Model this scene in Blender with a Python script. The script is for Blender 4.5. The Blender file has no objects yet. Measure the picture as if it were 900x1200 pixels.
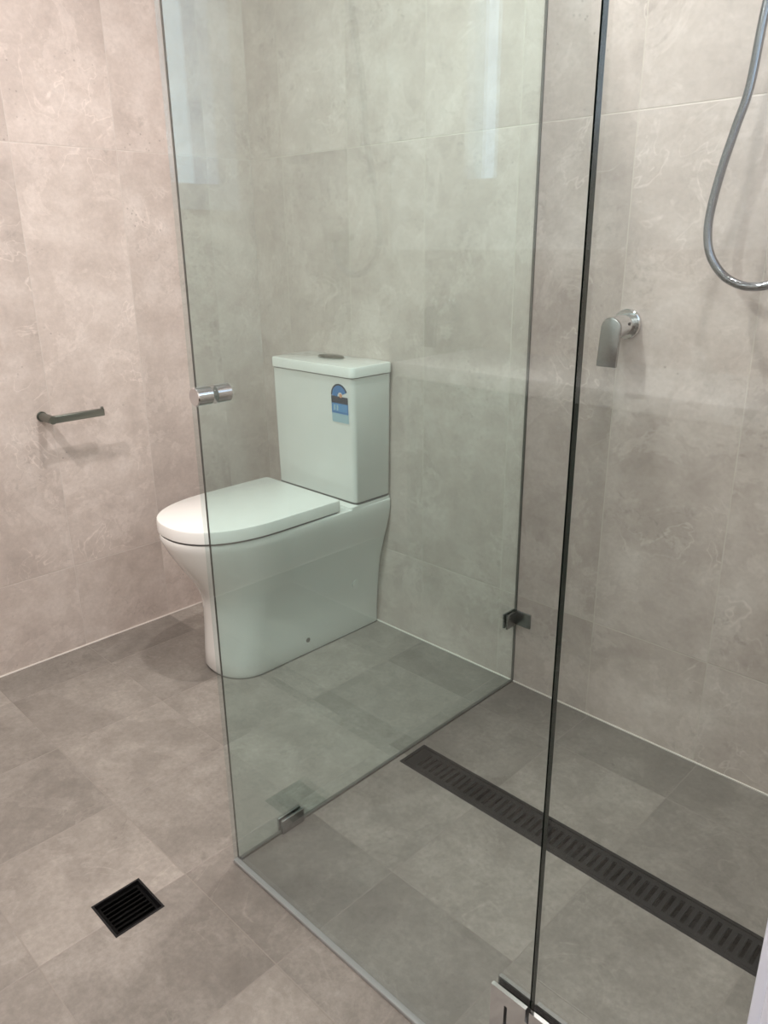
import bpy, bmesh, math, random
from mathutils import Vector, Matrix
random.seed(4)
sc = bpy.context.scene
PI = math.pi

# ------------------------------------------------------------------ camera
cam = bpy.data.cameras.new('camera')
cam.sensor_fit = 'VERTICAL'; cam.sensor_height = 36.0; cam.lens = 27.13
cam.clip_start = 0.02
camo = bpy.data.objects.new('camera', cam); sc.collection.objects.link(camo)
r = Vector((0.71249329, 0.70160597, -0.01011823)); u = Vector((-0.22507656, 0.24217974, 0.94376349)); w = Vector((-0.66460052, 0.67014778, -0.33046649))
M = Matrix((( r.x, u.x, -w.x, 2.20838), (r.y, u.y, -w.y, -1.63631), (r.z, u.z, -w.z, 1.2), (0, 0, 0, 1)))
camo.matrix_world = M
sc.camera = camo

# ------------------------------------------------------------------ world, exposure
world = bpy.data.worlds.new('world'); sc.world = world; world.use_nodes = True
bg = world.node_tree.nodes['Background']; bg.inputs[0].default_value = (0.76, 0.84, 1.0, 1); bg.inputs[1].default_value = 3.2
sc.view_settings.view_transform = 'Standard'; sc.view_settings.look = 'None'
sc.view_settings.exposure = 0.12; sc.view_settings.gamma = 1.0
sc.view_settings.use_curve_mapping = False

# ------------------------------------------------------------------ ceiling lamps (positions shared with their fittings)
LAMPS = [(1.00, -0.62, 13, 'round white ceiling downlight above the toilet side of the glass'),
         (1.66, -0.50, 6, 'round white ceiling downlight above the shower'),
         (0.88, -1.75, 24, 'round white ceiling downlight in front of the vanity'),
         (2.30, -2.10, 12, 'added unseen ceiling fill light nearest the entrance side')]  # last entry is an added fill lamp for ambient light and the jamb
for (lx, ly, pw, _) in LAMPS:
    L = bpy.data.lights.new('downlight_light', 'AREA'); L.shape = 'DISK'; L.size = 0.06; L.energy = pw; L.color = (1.0, 0.925, 0.88)
    L.spread = math.radians(165)
    o = bpy.data.objects.new('downlight_light', L); o.location = (lx, ly, 2.385); sc.collection.objects.link(o)

# ------------------------------------------------------------------ node helpers
class NT:
    def __init__(s, name):
        s.m = bpy.data.materials.new(name); s.m.use_nodes = True
        s.t = s.m.node_tree; s.b = s.t.nodes['Principled BSDF']; s.out = s.t.nodes['Material Output']
    def n(s, typ, **kw):
        x = s.t.nodes.new(typ)
        for k, v in kw.items(): setattr(x, k, v)
        return x
    def put(s, sock, v):
        if isinstance(v, bpy.types.NodeSocket): s.t.links.new(v, sock)
        else: sock.default_value = v
    def math(s, op, a, b=0.0, c=0.0):
        x = s.n('ShaderNodeMath', operation=op); s.put(x.inputs[0], a); s.put(x.inputs[1], b); s.put(x.inputs[2], c); return x.outputs[0]
    def mix(s, f, a, b, blend='MIX'):
        x = s.n('ShaderNodeMix', data_type='RGBA', blend_type=blend); s.put(x.inputs[0], f); s.put(x.inputs[6], a); s.put(x.inputs[7], b); return x.outputs[2]
    def noise(s, vec, scale, detail=4, rough=.55, dist=0.0):
        x = s.n('ShaderNodeTexNoise'); s.put(x.inputs['Vector'], vec); x.inputs['Scale'].default_value = scale
        x.inputs['Detail'].default_value = detail; x.inputs['Roughness'].default_value = rough; x.inputs['Distortion'].default_value = dist
        return x.outputs['Fac']
    def comb(s, x, y, z):
        c = s.n('ShaderNodeCombineXYZ'); s.put(c.inputs[0], x); s.put(c.inputs[1], y); s.put(c.inputs[2], z); return c.outputs[0]
    def ramp(s, f, stops):
        x = s.n('ShaderNodeValToRGB'); e = x.color_ramp.elements
        while len(e) < len(stops): e.new(.5)
        for i, (p, c) in enumerate(stops): e[i].position = p; e[i].color = c
        s.put(x.inputs[0], f); return x.outputs[0]
    def mr(s, f, a, b, c=0.0, d=1.0):
        x = s.n('ShaderNodeMapRange'); s.put(x.inputs[0], f); x.inputs[1].default_value = a; x.inputs[2].default_value = b
        x.inputs[3].default_value = c; x.inputs[4].default_value = d; return x.outputs[0]

def simple(name, col, rough=.5, metal=0.0, spec=.5, coat=0.0):
    m = NT(name); m.b.inputs['Base Color'].default_value = (*col, 1); m.b.inputs['Roughness'].default_value = rough
    m.b.inputs['Metallic'].default_value = metal; m.b.inputs['Specular IOR Level'].default_value = spec
    m.b.inputs['Coat Weight'].default_value = coat; m.b.inputs['Coat Roughness'].default_value = .04
    # slight procedural unevenness in the finish
    tc = m.n('ShaderNodeTexCoord'); nz = m.noise(tc.outputs['Object'], 24, 3)
    m.put(m.b.inputs['Roughness'], m.mr(nz, 0, 1, max(0.0, rough - .02), rough + .03))
    return m.m

def stone(name, a1, a2, u0, v0, tu, tv, dark, mid, light, grout, rough, tilevar, floor=False):
    """stone-look porcelain tile: a1, a2 are the world axes running along the surface"""
    m = NT(name); tc = m.n('ShaderNodeTexCoord'); sp = m.n('ShaderNodeSeparateXYZ'); m.put(sp.inputs[0], tc.outputs['Object'])
    ax = {'x': sp.outputs[0], 'y': sp.outputs[1], 'z': sp.outputs[2]}
    U = m.math('DIVIDE', m.math('SUBTRACT', ax[a1], u0), tu); V = m.math('DIVIDE', m.math('SUBTRACT', ax[a2], v0), tv)
    iu = m.math('FLOOR', U); iv = m.math('FLOOR', V); fu = m.math('FRACT', U); fv = m.math('FRACT', V)
    wn = m.n('ShaderNodeTexWhiteNoise', noise_dimensions='3D'); m.put(wn.inputs[0], m.comb(iu, iv, 3.7))
    rs = m.n('ShaderNodeSeparateXYZ'); m.put(rs.inputs[0], wn.outputs['Color'])
    P = m.comb(m.math('MULTIPLY_ADD', rs.outputs[0], 19.0, ax[a1]), m.math('MULTIPLY_ADD', rs.outputs[1], 23.0, ax[a2]), m.math('MULTIPLY', rs.outputs[2], 11.0))
    big = m.noise(P, 3.4, 5, .6, .25); med = m.noise(P, 13, 7, .70, .25); fine = m.noise(P, 90, 4, .7)
    f = m.math('ADD', m.math('MULTIPLY', big, .52), m.math('MULTIPLY', med, .48))
    col = m.ramp(f, [(.34, (*dark, 1)), (.50, (*mid, 1)), (.66, (*light, 1))])
    # soft shell-like veins
    vn = m.noise(P, 5.5, 3, .5, 1.6)
    vein = m.math('SUBTRACT', 1.0, m.mr(m.math('ABSOLUTE', m.math('SUBTRACT', vn, .5)), 0, .012))
    vmask = m.mr(m.noise(P, 4.0, 2), .52, .66)
    col = m.mix(m.math('MULTIPLY', m.math('MULTIPLY', vein, vmask), .45 if not floor else .28), col, (*[min(1, c * 1.28) for c in light], 1))
    # crisp-edged pale flow patches
    fl = m.noise(P, 6.0, 8, .66, .5)
    flow = m.math('MULTIPLY', m.mr(fl, .545, .565), m.mr(fl, .70, .56))
    col = m.mix(m.math('MULTIPLY', flow, .30 if not floor else .22), col, (*[min(1, c * 1.13) for c in light], 1))
    # crusty mottling patches
    cr = m.mr(m.noise(P, 42, 6, .75, .6), .52, .66); cm = m.mr(m.noise(P, 4.4, 2, .5, .5), .54, .68)
    crust = m.math('MULTIPLY', cr, cm)
    col = m.mix(m.math('MULTIPLY', crust, .52), col, (*[c * .70 for c in dark], 1))
    # small pits
    vo = m.n('ShaderNodeTexVoronoi'); m.put(vo.inputs['Vector'], P); vo.inputs['Scale'].default_value = 60
    pit = m.math('MULTIPLY', m.math('SUBTRACT', 1.0, m.mr(vo.outputs['Distance'], .08, .2)), m.mr(m.noise(P, 5.0, 2, .5, .7), .60, .66))
    col = m.mix(m.math('MULTIPLY', pit, .45 if not floor else .2), col, (*[c * .35 for c in dark], 1))
    col = m.mix(m.mr(fine, .35, .65, 0, .34 if floor else .20), col, (*[c * .72 for c in dark], 1))
    # per tile tone
    tone = m.mr(rs.outputs[2], 0, 1, 1 - tilevar, 1 + tilevar * .7)
    hs = m.n('ShaderNodeHueSaturation'); m.put(hs.inputs['Value'], tone); m.put(hs.inputs['Color'], col); col = hs.outputs[0]
    # grout
    gu = m.math('MULTIPLY', m.math('MINIMUM', fu, m.math('SUBTRACT', 1.0, fu)), tu)
    gv = m.math('MULTIPLY', m.math('MINIMUM', fv, m.math('SUBTRACT', 1.0, fv)), tv)
    gd = m.math('MINIMUM', gu, gv)
    g = m.math('SUBTRACT', 1.0, m.mr(gd, .0008, .0018))
    col = m.mix(m.math('MULTIPLY', g, .75), col, (*grout, 1))
    m.put(m.b.inputs['Base Color'], col)
    m.put(m.b.inputs['Roughness'], m.mr(med, .3, .7, rough - .07, rough + .08))
    m.b.inputs['Specular IOR Level'].default_value = .45
    h = m.math('SUBTRACT', m.math('ADD', m.math('MULTIPLY', med, .5), m.math('MULTIPLY', fine, .12)), m.math('ADD', m.math('MULTIPLY', pit, .5), m.math('MULTIPLY', g, .9)))
    bp = m.n('ShaderNodeBump'); bp.inputs['Strength'].default_value = .32; bp.inputs['Distance'].default_value = .002
    m.put(bp.inputs['Height'], h); m.put(m.b.inputs['Normal'], bp.outputs[0])
    return m.m

WD, WM, WL = (.46, .392, .358), (.585, .505, .463), (.71, .632, .59); WG = (.60, .53, .48)
wall_back_m = stone('stone_wall_tile_back', 'x', 'z', .1605, .273, .2945, 1.178, WD, WM, WL, (.62, .56, .50), .38, .055)
wall_side_m = stone('stone_wall_tile_side', 'y', 'z', -.168, .273, .2945, 1.178, WD, WM, WL, (.60, .54, .50), .38, .055)
floor_m = stone('stone_floor_tile', 'x', 'y', .1625, -.168, .2965, .2945, (.185, .166, .148), (.262, .238, .213), (.355, .325, .293), (.25, .225, .20), .42, .16, True)

def glass_mat(name, tint, n=1.5):
    m = NT(name); m.t.nodes.remove(m.b)
    geo = m.n('ShaderNodeNewGeometry'); ior = m.mr(geo.outputs['Backfacing'], 0, 1, n, 1 / n)
    fr = m.n('ShaderNodeFresnel'); m.put(fr.inputs['IOR'], ior)
    tr = m.n('ShaderNodeBsdfTransparent'); tr.inputs[0].default_value = (*tint, 1)
    gl = m.n('ShaderNodeBsdfGlossy'); gl.inputs['Roughness'].default_value = 0.0; gl.inputs[0].default_value = (.98, .99, 1, 1)
    mx = m.n('ShaderNodeMixShader'); m.put(mx.inputs[0], fr.outputs[0]); m.t.links.new(tr.outputs[0], mx.inputs[1]); m.t.links.new(gl.outputs[0], mx.inputs[2])
    m.t.links.new(mx.outputs[0], m.out.inputs[0]); return m.m

door_glass_m = glass_mat('clear_toughened_glass', (.902, .942, .940), 1.50)
glass_m = glass_mat('green_toughened_glass', (.898, .974, .958), 1.58)
edge_m = simple('green_glass_edge', (.005, .016, .012), .15, 0, .3)
win_glass_m = glass_mat('window_glass', (.93, .97, .98))
ceramic = simple('white_ceramic', (.80, .79, .765), .09, 0, .5, .4)
lid_m = simple('white_seat_plastic', (.82, .81, .785), .16, 0, .5, .2)
gap_m = simple('shadow_gap_grey', (.10, .10, .10), .6)  # shade of the toilet's narrow gaps, given as a dark colour
chrome = simple('polished_chrome', (.72, .73, .74), .07, 1.0)
brushed = simple('brushed_nickel', (.22, .23, .205), .38, 1.0)
satin = simple('satin_chrome', (.33, .34, .34), .26, 1.0)
dark_slot = simple('dark_hinge_slot', (.012, .012, .012), .4)
black_grate = simple('matt_black_metal', (.010, .010, .011), .5, 0, .2)
black_sump = simple('black_sump', (.002, .002, .002), .7, 0, .1)
daylit_white = simple('daylit_white_gloss', (.79, .84, .97), .25)  # white paint with the cool daylight tint put into its colour
wall_paint = simple('white_wall_paint', (.78, .77, .75), .7)
ceil_paint = simple('ceiling_paint', (.84, .83, .81), .8)
caulk = simple('white_silicone', (.74, .70, .65), .5)
dark_bead = simple('grey_silicone', (.09, .09, .08), .5)
seal_m = simple('grey_door_seal', (.30, .31, .31), .3)
counter_m = simple("white_stone_top", (.92, .92, .91), .15)
cab_m = simple('dark_timber', (.10, .075, .055), .5)

# ------------------------------------------------------------------ mesh helpers
def link(name, bm, mat, parent=None, smooth=False, bevel=0.0, seg=2):
    me = bpy.data.meshes.new(name); bmesh.ops.recalc_face_normals(bm, faces=bm.faces); bm.to_mesh(me); bm.free()
    mats = mat if isinstance(mat, (list, tuple)) else [mat]
    for mm in mats: me.materials.append(mm)
    o = bpy.data.objects.new(name, me); sc.collection.objects.link(o)
    if parent: o.parent = parent; o.matrix_parent_inverse = parent.matrix_world.inverted()
    if bevel:
        b = o.modifiers.new('bevel', 'BEVEL'); b.width = bevel; b.segments = seg; b.limit_method = 'ANGLE'; b.angle_limit = math.radians(35)
    if smooth or bevel:
        for p in me.polygons: p.use_smooth = True
    if smooth:
        try: me.set_sharp_from_angle(angle=math.radians(38))
        except Exception: pass
    return o

def root(name, label, cat, loc, group=None):
    o = bpy.data.objects.new(name, None); o.empty_display_size = .05; o.location = loc; sc.collection.objects.link(o)
    o.matrix_world = Matrix.Translation(loc)
    o['label'] = label; o['category'] = cat
    if group: o['group'] = group
    return o

def structure(o): o['kind'] = 'structure'; return o

def box(bm, x0, x1, y0, y1, z0, z1, mi=0):
    v = [bm.verts.new((x, y, z)) for x in (x0, x1) for y in (y0, y1) for z in (z0, z1)]
    fs = []
    for q in ((0, 1, 3, 2), (4, 6, 7, 5), (0, 4, 5, 1), (2, 3, 7, 6), (0, 2, 6, 4), (1, 5, 7, 3)):
        f = bm.faces.new([v[i] for i in q]); f.material_index = mi; fs.append(f)
    return fs

def cells(bm, A, B, holes, fn):
    """split the rectangle A x B round the holes and call fn on each remaining cell"""
    ua = sorted({A[0], A[1], *[h[0] for h in holes], *[h[1] for h in holes]}); vb = sorted({B[0], B[1], *[h[2] for h in holes], *[h[3] for h in holes]})
    for i in range(len(ua) - 1):
        for j in range(len(vb) - 1):
            cu, cv = (ua[i] + ua[i + 1]) / 2, (vb[j] + vb[j + 1]) / 2
            if any(h[0] < cu < h[1] and h[2] < cv < h[3] for h in holes): continue
            fn(ua[i], ua[i + 1], vb[j], vb[j + 1])

def cyl(bm, p0, p1, r0, r1=None, n=32, cap=True):
    r1 = r0 if r1 is None else r1
    p0, p1 = Vector(p0), Vector(p1); d = (p1 - p0).normalized()
    a = d.orthogonal().normalized(); b = d.cross(a)
    R0 = [bm.verts.new(p0 + (a * math.cos(2 * PI * k / n) + b * math.sin(2 * PI * k / n)) * r0) for k in range(n)]
    R1 = [bm.verts.new(p1 + (a * math.cos(2 * PI * k / n) + b * math.sin(2 * PI * k / n)) * r1) for k in range(n)]
    for k in range(n): bm.faces.new((R0[k], R0[(k + 1) % n], R1[(k + 1) % n], R1[k]))
    if cap: bm.faces.new(R0[::-1]); bm.faces.new(R1)

def loft(bm, rings, cap0=True, cap1=True):
    vs = [[bm.verts.new(p) for p in ring] for ring in rings]; n = len(rings[0])
    for a, b in zip(vs, vs[1:]):
        for k in range(n): bm.faces.new((a[k], a[(k + 1) % n], b[(k + 1) % n], b[k]))
    if cap0: bm.faces.new(vs[0][::-1])
    if cap1: bm.faces.new(vs[-1])

def catmull(pts, sub=10):
    P = [Vector(p) for p in pts]; P = [P[0] * 2 - P[1]] + P + [P[-1] * 2 - P[-2]]; out = []
    for i in range(1, len(P) - 2):
        for s in range(sub):
            t = s / sub; a, b, c, d = P[i - 1], P[i], P[i + 1], P[i + 2]
            out.append(.5 * ((2 * b) + (c - a) * t + (2 * a - 5 * b + 4 * c - d) * t * t + (3 * b - a - 3 * c + d) * t ** 3))
    out.append(P[-2]); return out

def tube(bm, pts, rad, n=14):
    rings = []; up = Vector((0, 1, 0))
    for i, p in enumerate(pts):
        d = (pts[min(i + 1, len(pts) - 1)] - pts[max(i - 1, 0)]).normalized()
        a = (up - d * up.dot(d)).normalized(); b = d.cross(a)
        rr = rad(i) if callable(rad) else rad
        rings.append([p + (a * math.cos(2 * PI * k / n) + b * math.sin(2 * PI * k / n)) * rr for k in range(n)])
    loft(bm, rings)

H = 2.4; XR = 2.10; YG = -.96; XA = 1.10; XS = 1.809
# ------------------------------------------------------------------ the room
bm = bmesh.new()
FD = (.994, 1.094, -1.222, -1.122); LD = (1.118, 2.085, -.492, -.402)
cells(bm, (-.1, 3.1), (-2.7, .1), [FD, LD], lambda a, b, c, d: box(bm, a, b, c, d, -.1, 0))
structure(link('floor', bm, floor_m))
bm = bmesh.new(); box(bm, 0, XR + .12, 0, .1, 0, H); structure(link('wall_back', bm, wall_back_m))
bm = bmesh.new(); box(bm, -.1, 0, -2.66, .1, 0, H); structure(link('wall_left', bm, wall_side_m))
WY = (-.90, -.205); WZ = (1.365, 2.05)          # clear opening of the shower window
bm = bmesh.new(); cells(bm, (YG - .02, 0), (0, H), [(WY[0] - .02, WY[1] + .02, WZ[0] - .02, WZ[1] + .02)], lambda a, b, c, d: box(bm, XR, XR + .12, a, b, c, d))
structure(link('wall_shower', bm, wall_side_m))
bm = bmesh.new(); box(bm, XR + .12, 3.1, YG - .02, YG + .1, 0, H); structure(link('wall_right_return', bm, wall_paint))
bm = bmesh.new(); box(bm, 3.0, 3.1, -2.66, YG - .02, 0, H); structure(link('wall_right', bm, wall_paint))
SX = (.366, .495); SZ = (1.40, 2.15)           # narrow window beside the vanity
bm = bmesh.new(); box(bm, 0, 3.0, -2.66, -2.56, 0, 1.17); structure(link('wall_front', bm, wall_back_m))
bm = bmesh.new(); cells(bm, (0, 3.0), (1.17, H), [(SX[0], SX[1], SZ[0], SZ[1])], lambda a, b, c, d: box(bm, a, b, -2.66, -2.56, c, d))
structure(link('wall_front_upper', bm, wall_paint))
bm = bmesh.new(); box(bm, -.1, 3.1, -2.7, .1, H, H + .1); structure(link('ceiling', bm, ceil_paint))
# silicone lines where walls meet the floor
bm = bmesh.new(); box(bm, .003, XR, -.0035, 0, 0, .003); structure(link('trim_1', bm, caulk))
bm = bmesh.new(); box(bm, 0, .0035, -2.5, -.0035, 0, .003); structure(link('trim_2', bm, caulk))
# white jamb on the end of the shower wall
bm = bmesh.new(); box(bm, 2.071, 2.235, -1.0, -.945, 0, H); box(bm, 2.083, 2.225, -1.008, -1.0, 0, H)
structure(link('trim_3', bm, daylit_white, bevel=.003))

# windows
wr = root('window_1', 'white framed window in the shower side wall', 'window', (XR, -.55, WZ[0])); wr['kind'] = 'structure'
bm = bmesh.new()
cells(bm, (WY[0] - .07, WY[1] + .07), (WZ[0] - .07, WZ[1] + .07), [(WY[0], WY[1], WZ[0], WZ[1])], lambda a, b, c, d: box(bm, XR - .012, XR, a, b, c, d))
cells(bm, (WY[0] - .02, WY[1] + .02), (WZ[0] - .02, WZ[1] + .02), [(WY[0], WY[1], WZ[0], WZ[1])], lambda a, b, c, d: box(bm, XR, XR + .12, a, b, c, d))
link('window_frame', bm, daylit_white, wr)
bm = bmesh.new(); box(bm, XR + .06, XR + .066, WY[0], WY[1], WZ[0], WZ[1]); link('window_pane', bm, win_glass_m, wr)
wr = root('window_2', 'narrow tall window in the wall behind the vanity', 'window', (.43, -2.6, SZ[0])); wr['kind'] = 'structure'
bm = bmesh.new(); box(bm, SX[0], SX[1], -2.613, -2.607, SZ[0], SZ[1]); link('window_pane', bm, win_glass_m, wr)

# ------------------------------------------------------------------ toilet
TX = .437
def outline(xc, a, yb, ys, yf, z, n=2.3, nf=28, rc=.012, a_back=None):
    """D outline, straight sides from yb to ys then a rounded nose reaching yf"""
    ab = a if a_back is None else a_back
    pts = []
    for k in range(5):
        t = k / 4 * PI / 2; pts.append((xc + ab - rc + rc * math.sin(t), yb - rc + rc * math.cos(t), z))
    for k in range(1, 6): t = k / 6; pts.append((xc + ab + (a - ab) * (t * t * (3 - 2 * t)), yb - rc + (ys - yb + rc) * t, z))
    for k in range(nf + 1):
        t = PI * k / nf; c, s = math.cos(t), math.sin(t)
        pts.append((xc + a * math.copysign(abs(c) ** (2 / n), c), ys + (yf - ys) * abs(s) ** (2 / n), z))
    for k in range(5, 0, -1): t = k / 6; pts.append((xc - ab - (a - ab) * (t * t * (3 - 2 * t)), yb - rc + (ys - yb + rc) * t, z))
    for k in range(5):
        t = PI / 2 * (1 - k / 4); pts.append((xc - ab + rc - rc * math.sin(t), yb - rc + rc * math.cos(t), z))
    return pts

toilet = root('toilet', 'white close-coupled toilet with a closed lid standing against the stone tiled wall', 'toilet', (TX, -.35, 0))
bm = bmesh.new(); rings = []
#        z     half  back   ys    front   n
prof = [(.000, .112, .115, -.46, -.568, 2.3), (.012, .115, .117, -.46, -.575, 2.3), (.06, .115, .118, -.46, -.570, 2.3), (.14, .117, .124, -.46, -.563, 2.3),
        (.20, .121, .131, -.45, -.562, 2.3), (.235, .127, .137, -.44, -.568, 2.3), (.27, .136, .145, -.435, -.583, 2.25), (.31, .147, .156, -.43, -.608, 2.2), (.35, .158, .168, -.42, -.633, 2.2),
        (.39, .167, .178, -.42, -.656, 2.2), (.42, .172, .183, -.42, -.670, 2.2), (.440, .1745, .184, -.42, -.678, 2.2), (.4475, .173, .183, -.42, -.676, 2.2), (.450, .168, .179, -.42, -.671, 2.2)]
for (z, a, ab, ys, yf, n) in prof: rings.append(outline(TX, a, 0, ys, yf, z, n, a_back=ab))
loft(bm, rings)
pan = link('pan', bm, ceramic, toilet, smooth=True)
bm = bmesh.new(); loft(bm, [outline(TX, .1165, 0, -.46, -.571, 0.0, 2.3, a_back=.1185), outline(TX, .1165, 0, -.46, -.5715, .0022, 2.3, a_back=.1185)]); link('base_joint', bm, dark_bead, toilet)
# raised deck that carries the cistern
bm = bmesh.new()
def rrect(x0, x1, y0, y1, z, rad=.014, n=5):
    P = []
    for cx, cy, s in ((x1 - rad, y1 - rad, 0), (x0 + rad, y1 - rad, 1), (x0 + rad, y0 + rad, 2), (x1 - rad, y0 + rad, 3)):
        for k in range(n + 1):
            t = PI / 2 * (s + k / n); P.append((cx + rad * math.cos(t), cy + rad * math.sin(t), z))
    return P
loft(bm, [rrect(.256, .618, -.175, 0, .446), rrect(.256, .618, -.170, 0, .456), rrect(.262, .612, -.158, 0, .4605)]); link('cistern_deck', bm, ceramic, toilet, smooth=True)
# seat ring (dark grey stands in for gap shade under the lid) and lid
bm = bmesh.new()
loft(bm, [outline(TX, .1715, -.210, -.43, -.673, .449, 2.2), outline(TX, .1715, -.210, -.43, -.673, .4555, 2.2)]); link('seat_gap_shade', bm, gap_m, toilet, smooth=True)
bm = bmesh.new()
LX = TX - .002
loft(bm, [outline(LX, .1765, -.205, -.43, -.674, .4545, 2.3), outline(LX, .178, -.203, -.43, -.676, .456, 2.3), outline(LX, .178, -.203, -.43, -.676, .484, 2.3),
          outline(LX, .1765, -.205, -.43, -.674, .4882, 2.3), outline(LX, .173, -.208, -.43, -.670, .4898, 2.3)]); link('seat_lid', bm, lid_m, toilet, smooth=True)
for hx in (TX - .09, TX + .09):
    bm = bmesh.new(); cyl(bm, (hx - .025, -.192, .463), (hx + .025, -.192, .463), .009, n=20); link('lid_hinge', bm, lid_m, toilet, smooth=True)
# cistern
bm = bmesh.new()
loft(bm, [rrect(.252, .616, -.148, -.002, .4635, .016), rrect(.251, .618, -.151, -.002, .467, .016), rrect(.261, .627, -.163, -.002, .837, .016)])
cist = link('cistern', bm, ceramic, toilet, smooth=True)
bm = bmesh.new(); loft(bm, [rrect(.2515, .6178, -.1505, -.003, .4595, .016), rrect(.2515, .6178, -.1505, -.003, .4655, .016)]); link('cistern_gap_shade', bm, gap_m, toilet)  # dark strip painting the shade between deck and cistern
bm = bmesh.new(); loft(bm, [rrect(.2615, .6268, -.1628, -.003, .836, .016), rrect(.2615, .6268, -.1628, -.003, .8415, .016)]); link('lid_gap_shade', bm, gap_m, toilet)  # dark strip in place of the shaded slit under the cistern lid
bm = bmesh.new()
loft(bm, [rrect(.263, .631, -.168, -.001, .8400, .016), rrect(.262, .632, -.169, -.001, .8410, .017), rrect(.262, .632, -.169, -.001, .865, .017), rrect(.2640, .6300, -.1670, -.002, .8685, .016), rrect(.265, .625, -.162, -.006, .8697, .014)])
clid = link('cistern_lid', bm, ceramic, toilet, smooth=True)
# dual flush button, an oval split in two
BX, BY = .425, -.060
for s in (-1, 1):
    bm = bmesh.new(); P = []
    for k in range(19):
        t = -PI / 2 + PI * k / 18; P.append((BX + s * (.0015 + .050 * math.cos(t)), BY + .026 * math.sin(t), 0))
    loft(bm, [[(p[0], p[1], .869) for p in P], [(p[0], p[1], .8735) for p in P], [(BX + (p[0] - BX) * .95, BY + (p[1] - BY) * .93, .8748) for p in P]])
    b = link('flush_button', bm, brushed, clid, smooth=True)
# side screw caps
for (cy, cz, rr, xx) in ((-.304, .046, .008, .5515), (-.111, .175, .013, .567)):
    bm = bmesh.new(); cyl(bm, (xx - .006, cy, cz), (xx + .0015, cy, cz), rr, n=24); c = link('screw_cap', bm, satin if rr < .01 else ceramic, toilet, smooth=True)
# water rating sticker
YL = -.1612
def flat(bm, pts, y, th=.0006):
    a = [bm.verts.new((x, y + (z - .76) * -.0324, z)) for x, z in pts]; b = [bm.verts.new((x, y - th + (z - .76) * -.0324, z)) for x, z in pts]
    bm.faces.new(a[::-1]); bm.faces.new(b)
    for k in range(len(pts)): bm.faces.new((a[k], a[(k + 1) % len(pts)], b[(k + 1) % len(pts)], b[k]))
blue = simple('sticker_blue', (.035, .19, .46), .4); navy = simple('sticker_navy', (.02, .035, .06), .4); pale = simple('sticker_pale_blue', (.36, .52, .60), .45)
mid = simple('sticker_mid_blue', (.10, .30, .58), .4); wht = simple('sticker_white', (.75, .75, .74), .4); org = simple('sticker_orange', (.75, .35, .2), .4)
sx0, sx1 = .5365, .6065; szb, szt = .706, .819
scx = (sx0 + sx1) / 2; sr = (sx1 - sx0) / 2
bm = bmesh.new(); base = [(sx0, szb), (sx1, szb), (sx1, szt - sr)] + [(scx + sr * math.cos(PI * k / 16), szt - sr + sr * math.sin(PI * k / 16)) for k in range(1, 16)] + [(sx0, szt - sr)]
flat(bm, [(scx + (x - scx) * 1.05, z + (.0015 if z > .75 else -.0015)) for x, z in base], YL + .0004); lab = link('rating_sticker', bm, wht, toilet); lab['label'] = 'blue and white water rating sticker'
def sub(name, pts, mat, y):
    bm = bmesh.new(); flat(bm, pts, y); link(name, bm, mat, lab)
zc = szt - sr
# arch of the dial (a thick crescent left open at its right end)
arc = [(scx + sr * math.cos(t), zc + sr * math.sin(t)) for t in [PI * (.12 + .88 * k / 20) for k in range(21)]] + [(scx + sr * .36 * math.cos(t) + .004, zc - .004 + sr * .42 * math.sin(t)) for t in [PI * (1 - .80 * k / 14) for k in range(15)]]
sub('dial', arc, blue, YL - .0004)
arc = [(scx + sr * math.cos(t), zc + sr * math.sin(t)) for t in [PI * (.12 + .88 * k / 20) for k in range(21)]] + [(scx + sr * .86 * math.cos(t), zc + sr * .86 * math.sin(t)) for t in [PI * (1 - .88 * k / 20) for k in range(21)]]
sub('dial_rim', arc, navy, YL - .0008)
sub('dial_centre', [(scx + .006 + .006 * math.cos(2 * PI * k / 16), zc + .001 + .006 * math.sin(2 * PI * k / 16)) for k in range(16)], org, YL - .0008)
sub('title_band', [(sx0, zc - .022), (sx1, zc - .022), (sx1, zc - .002), (sx0, zc - .002)], navy, YL - .0006)
sub('figure_band', [(sx0, szb + .025), (sx1, szb + .025), (sx1, zc - .020), (sx0, zc - .020)], blue, YL - .0005)
sub('figure_panel', [(sx0 + .004, szb + .032), (sx1 - .003, szb + .032), (sx1 - .003, zc - .024), (sx0 + .004, zc - .024)], mid, YL - .0009)
for k in range(2): sub('figure', [(sx0 + .010 + k * .012, szb + .035), (sx0 + .016 + k * .012, szb + .035), (sx0 + .017 + k * .012, zc - .027), (sx0 + .011 + k * .012, zc - .027)], pale, YL - .0013)
sub('footer_panel', [(sx0, szb), (sx1, szb), (sx1, szb + .026), (sx0, szb + .026)], pale, YL - .0006)

# ------------------------------------------------------------------ glass
def pane(parent, x0, x1, y0, y1, z0, z1, name='glass_panel', gm=None, left_clear=False):
    """slab: the thin axis carries the two clear faces, the rest are the green edges"""
    bm = bmesh.new(); fs = box(bm, x0, x1, y0, y1, z0, z1)
    thin = 0 if (x1 - x0) < (y1 - y0) else 1
    bm.normal_update()
    for f in fs: f.material_index = 0 if abs(f.normal[thin]) > .9 or (left_clear and f.normal.x < -.9) else 1
    return link(name, bm, [gm or glass_m, edge_m], parent)
GT = .009; GH = 2.05
scr = root('shower_screen', 'fixed clear green-tinted glass panel standing between toilet and shower', 'shower screen', (XA, -.48, 0))
AT = .006
pane(scr, XA - AT / 2, XA + AT / 2, YG + GT / 2 + .001, -.002, .004, GH)
bm = bmesh.new(); box(bm, XA - .004, XA + .004, YG + .012, -.002, 0, .0045); link('silicone_bead', bm, dark_bead, scr)
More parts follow.
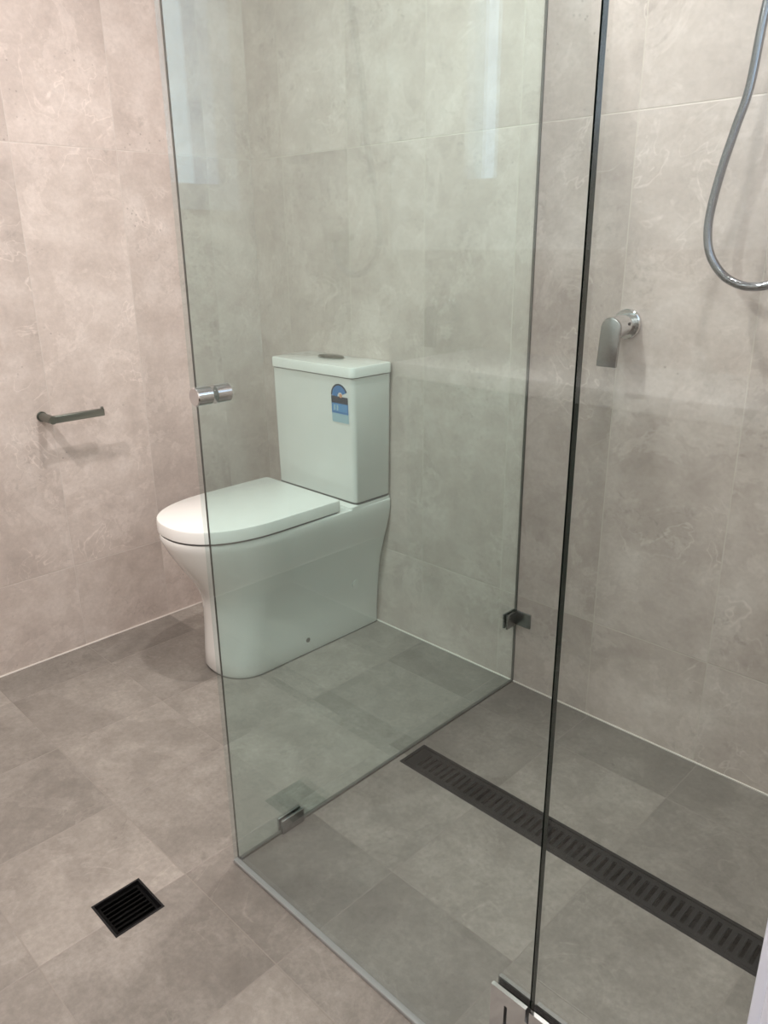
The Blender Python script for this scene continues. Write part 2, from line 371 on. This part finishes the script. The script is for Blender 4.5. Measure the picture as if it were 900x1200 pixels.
bm = bmesh.new(); box(bm, XA - .0035, XA + .0035, -.0025, 0, .004, GH); link('wall_seal', bm, dark_bead, scr)
# floor clamp: plates either side of the glass with a base under the edge
bm = bmesh.new(); box(bm, XA + AT / 2, XA + AT / 2 + .006, -.846, -.786, .001, .034); box(bm, XA - AT / 2 - .006, XA - AT / 2, -.846, -.786, .001, .034); box(bm, XA - AT / 2 - .006, XA + AT / 2 + .006, -.846, -.786, 0, .003)
link('floor_clamp', bm, satin, scr, bevel=.001)
# wall bracket: a leg on the glass and a leg on the tiles
bm = bmesh.new(); box(bm, XA - AT / 2 - .005, XA - AT / 2, -.05, 0, .185, .228); box(bm, XA + AT / 2, XA + AT / 2 + .005, -.05, 0, .185, .228); box(bm, XA + AT / 2, XA + .052, -.005, 0, .185, .228)
link('wall_bracket', bm, satin, scr, bevel=.001)

door = root('shower_door', 'hinged clear glass shower door with a round chrome knob and a chrome hinge', 'shower door', (1.45, YG, 0))
pane(door, XA - .001, XS - .001, YG - GT / 2, YG + GT / 2, .008, GH, gm=door_glass_m, left_clear=True)
bm = bmesh.new(); box(bm, XA - .003, XS - .002, YG - .0055, YG + .0055, .0, .009); link('bottom_seal', bm, seal_m, door, bevel=.002)
# knob: two drums either side of the glass
bm = bmesh.new(); KX, KZ = 1.153, .973; GY = GT / 2
for s in (-1, 1):
    c0 = YG + s * GY; cyl(bm, (KX, c0, KZ), (KX, c0 + s * .026, KZ), .0150, n=40); cyl(bm, (KX, c0 + s * .026, KZ), (KX, c0 + s * .0275, KZ), .0150, .0135, n=40)
link('door_knob', bm, chrome, door, smooth=True)
# glass to glass hinge: slotted plates inside and outside, with the pivot barrel between
hx0, hx1, hz0, hz1 = 1.749, 1.869, .135, .226
for s, nm in ((-1, 'hinge_plate'), (1, 'hinge_plate')):
    bm = bmesh.new(); y0 = YG + s * (GY + .001); y1 = YG + s * (GY + .007)
    holes = [(XS - .003, XS + .003, .204, hz1), (XS - .003, XS + .003, hz0, .157), (1.772, 1.777, .157, .204), (1.841, 1.846, .157, .204)]
    cells(bm, (hx0, hx1), (hz0, hz1), holes, lambda a, b, c, d: box(bm, a, b, min(y0, y1), max(y0, y1), c, d))
    bmesh.ops.remove_doubles(bm, verts=bm.verts, dist=1e-5)
    link(nm, bm, chrome if s < 0 else satin, door)
bm = bmesh.new()
for s in (-1, 1): box(bm, hx0 + .003, hx1 - .003, YG + s * GY, YG + s * (GY + .0012), hz0 + .003, hz1 - .0015)
link('hinge_gasket', bm, dark_slot, door)
bm = bmesh.new(); cyl(bm, (XS, YG, hz0 + .018), (XS, YG, hz1 - .018), .0009, n=12); link('hinge_barrel', bm, chrome, door, smooth=True)

ret = root('return_panel', 'fixed clear glass panel between the door hinge and the white jamb', 'glass panel', (1.95, YG, 0))
pane(ret, XS + .001, 2.071, YG - GT / 2, YG + GT / 2, .004, GH, gm=door_glass_m)
bm = bmesh.new(); box(bm, XS + .003, 2.071, YG - .006, YG + .006, 0, .0045); link('silicone_bead', bm, dark_bead, ret)

# ------------------------------------------------------------------ drains
dr = root('linear_drain', 'long black slotted channel drain set into the shower floor', 'drain', ((LD[0] + LD[1]) / 2, -.447, 0))
x0, x1, y0, y1 = LD
bm = bmesh.new(); box(bm, x0, x1, y0, y1, -.05, -.047); box(bm, x0, x0 + .002, y0, y1, -.047, -.001); box(bm, x1 - .002, x1, y0, y1, -.047, -.001); box(bm, x0, x1, y0, y0 + .002, -.047, -.001); box(bm, x0, x1, y1 - .002, y1, -.047, -.001)
link('channel', bm, black_sump, dr)
bm = bmesh.new(); fr_ = .007
cells(bm, (x0, x1), (y0, y1), [(x0 + fr_, x1 - fr_, y0 + fr_, y1 - fr_)], lambda a, b, c, d: box(bm, a, b, c, d, -.012, .0012)); link('frame', bm, black_grate, dr)
bm = bmesh.new(); gx0, gx1, gy0, gy1 = x0 + fr_ + .002, x1 - fr_ - .002, y0 + fr_ + .002, y1 - fr_ - .002
hol = []; xx = gx0 + .030
while xx < gx1 - .015: hol.append((xx, xx + .0085, gy0 + .011, gy1 - .011)); xx += .0178
cells(bm, (gx0, gx1), (gy0, gy1), hol, lambda a, b, c, d: box(bm, a, b, c, d, -.006, 0.0))
link('grate', bm, black_grate, dr)

fd = root('floor_drain', 'small square black floor drain in the tiles outside the shower', 'drain', ((FD[0] + FD[1]) / 2, -1.172, 0))
x0, x1, y0, y1 = FD
bm = bmesh.new(); box(bm, x0, x1, y0, y1, -.05, -.047); box(bm, x0, x0 + .002, y0, y1, -.047, -.001); box(bm, x1 - .002, x1, y0, y1, -.047, -.001); box(bm, x0, x1, y0, y0 + .002, -.047, -.001); box(bm, x0, x1, y1 - .002, y1, -.047, -.001)
link('sump', bm, black_sump, fd)
bm = bmesh.new(); cells(bm, (x0, x1), (y0, y1), [(x0 + .004, x1 - .004, y0 + .004, y1 - .004)], lambda a, b, c, d: box(bm, a, b, c, d, -.02, .0008)); link('frame', bm, black_grate, fd)
bm = bmesh.new(); hol = []
for i in range(7): hol.append((x0 + .012 + i * .0112, x0 + .012 + i * .0112 + .0075, y0 + .012, y1 - .012))
cells(bm, (x0 + .007, x1 - .007), (y0 + .007, y1 - .007), hol, lambda a, b, c, d: box(bm, a, b, c, d, -.012, -.006)); link('grate', bm, black_sump, fd)

# ------------------------------------------------------------------ toilet roll holder
tp = root('toilet_roll_holder', 'brushed metal single-arm toilet roll holder on the bare pinkish tiled wall', 'toilet roll holder', (0, -.785, .742))
bm = bmesh.new(); cyl(bm, (0, -.785, .742), (.004, -.785, .742), .0145, n=32); link('wall_plate', bm, brushed, tp, smooth=True)
bm = bmesh.new(); cyl(bm, (.004, -.785, .742), (.078, -.785, .742), .0115, n=28); link('post', bm, brushed, tp, smooth=True)
bm = bmesh.new(); box(bm, .062, .074, -.786, -.632, .731, .752); box(bm, .064, .072, -.640, -.632, .752, .757); link('arm', bm, brushed, tp, bevel=.002)

# ------------------------------------------------------------------ shower mixer
mx = root('shower_mixer', 'chrome shower mixer with a flat arched lever on the shower wall', 'mixer tap', (1.358, 0, 1.022))
bm = bmesh.new(); cyl(bm, (1.358, 0, 1.022), (1.358, -.008, 1.022), .033, n=48); cyl(bm, (1.358, -.008, 1.022), (1.358, -.010, 1.022), .033, .031, n=48); link('wall_plate', bm, chrome, mx, smooth=True)
bm = bmesh.new(); cyl(bm, (1.358, -.009, 1.022), (1.360, -.078, 1.018), .0235, .0235, n=40); link('body', bm, chrome, mx, smooth=True)
bm = bmesh.new(); hw = .0235; P = [(-hw, -.082), (hw, -.082)] + [(hw * math.cos(PI * k / 20), .0 + .021 * math.sin(PI * k / 20)) for k in range(21)]
LXc, LZ = 1.362, 1.019
def lv(p, off):
    t = -p[1]; return (LXc + p[0], -.076 - off - max(0, t) * .10, LZ + p[1])
loft(bm, [[lv(p, 0) for p in P], [lv(p, .008) for p in P]]); link('lever', bm, satin, mx, bevel=.0015)
bm = bmesh.new(); cyl(bm, (1.3815, -.038, 1.026), (1.3835, -.038, 1.026), .0035, n=16); link('screw', bm, dark_slot, mx)

# ------------------------------------------------------------------ hose with its wall fittings (partly past the frame)
hp = [(1.672, -.085, 1.99), (1.652, -.085, 1.88), (1.630, -.082, 1.74), (1.602, -.08, 1.583), (1.591, -.08, 1.455), (1.575, -.08, 1.389), (1.5585, -.08, 1.319), (1.5475, -.08, 1.250), (1.5475, -.08, 1.205), (1.558, -.08, 1.168), (1.582, -.08, 1.137), (1.607, -.08, 1.121), (1.636, -.08, 1.1135), (1.671, -.078, 1.117), (1.71, -.072, 1.135), (1.738, -.062, 1.165), (1.750, -.055, 1.205)]
hs = root('shower_hose', 'flexible silver shower hose hanging in a loop beside the mixer', 'hose', (1.75, -.055, 1.205))
path = catmull(hp, 12)
hm = NT('silver_hose'); tcn = hm.n('ShaderNodeTexCoord'); wv = hm.n('ShaderNodeTexWave', bands_direction='Z'); hm.put(wv.inputs[0], tcn.outputs['Object']); wv.inputs['Scale'].default_value = 90
hm.b.inputs['Base Color'].default_value = (.26, .27, .29, 1); hm.b.inputs['Metallic'].default_value = 1; hm.b.inputs['Roughness'].default_value = .14
bpn = hm.n('ShaderNodeBump'); bpn.inputs['Strength'].default_value = .15; bpn.inputs['Distance'].default_value = .001; hm.put(bpn.inputs['Height'], wv.outputs['Fac']); hm.put(hm.b.inputs['Normal'], bpn.outputs[0])
bm = bmesh.new(); tube(bm, path, .0082); link('tube', bm, hm.m, hs, smooth=True)
we = root('wall_elbow', 'chrome wall outlet where the shower hose ends', 'wall outlet', (1.75, 0, 1.215))
bm = bmesh.new(); cyl(bm, (1.75, 0, 1.215), (1.75, -.008, 1.215), .028, n=36); cyl(bm, (1.75, -.008, 1.215), (1.75, -.066, 1.215), .0125, n=28); link('outlet', bm, chrome, we, smooth=True)
hb = root('handset_bracket', 'chrome bracket carrying the upper end of the shower hose', 'bracket', (1.675, 0, 1.995))
bm = bmesh.new(); cyl(bm, (1.675, 0, 1.995), (1.675, -.1, 1.995), .014, n=28); link('arm', bm, chrome, hb, smooth=True)

# ------------------------------------------------------------------ vanity behind the viewer, mirrored in the door glass
vn = root('vanity_cabinet', 'dark timber vanity cabinet under a white stone top', 'cabinet', (1.5, -2.33, 0))
bm = bmesh.new(); box(bm, .50, 2.40, -2.558, -2.14, .12, .785); link('carcass', bm, cab_m, vn)
bm = bmesh.new(); box(bm, .52, 2.38, -2.55, -2.20, 0, .12); link('plinth', bm, cab_m, vn)
for k in range(3):
    bm = bmesh.new(); a = .505 + k * .632; box(bm, a, a + .624, -2.139, -2.122, .125, .780); d_ = link('door', bm, cab_m, vn, bevel=.002)
    bm = bmesh.new(); box(bm, a + .25, a + .37, -2.122, -2.105, .735, .745); link('handle', bm, brushed, d_, bevel=.002)
bm = bmesh.new(); box(bm, .455, 2.42, -2.558, -2.112, .785, .832); ct = link('stone_countertop', bm, counter_m, bevel=.003)
ct['label'] = 'white stone vanity top resting on the dark cabinet'; ct['category'] = 'countertop'

# ------------------------------------------------------------------ downlight fittings
glow = NT('lamp_lens'); glow.b.inputs['Base Color'].default_value = (.9, .9, .88, 1); glow.b.inputs['Emission Color'].default_value = (1, .93, .86, 1); glow.b.inputs['Emission Strength'].default_value = 6
for (lx, ly, pw, lb) in LAMPS:
    t = root('ceiling_light', lb, 'ceiling light', (lx, ly, H), 'round white ceiling downlights')
    bm = bmesh.new(); n = 40
    R = [[(lx + rr * math.cos(2 * PI * k / n), ly + rr * math.sin(2 * PI * k / n), z) for k in range(n)] for rr, z in ((.062, H), (.062, H - .004), (.052, H - .006), (.048, H - .003), (.048, H))]
    loft(bm, R, False, False); link('trim_ring', bm, wall_paint, t, smooth=True)
    bm = bmesh.new(); cyl(bm, (lx, ly, H - .003), (lx, ly, H), .047, n=n); link('lens', bm, glow.m, t, smooth=True)
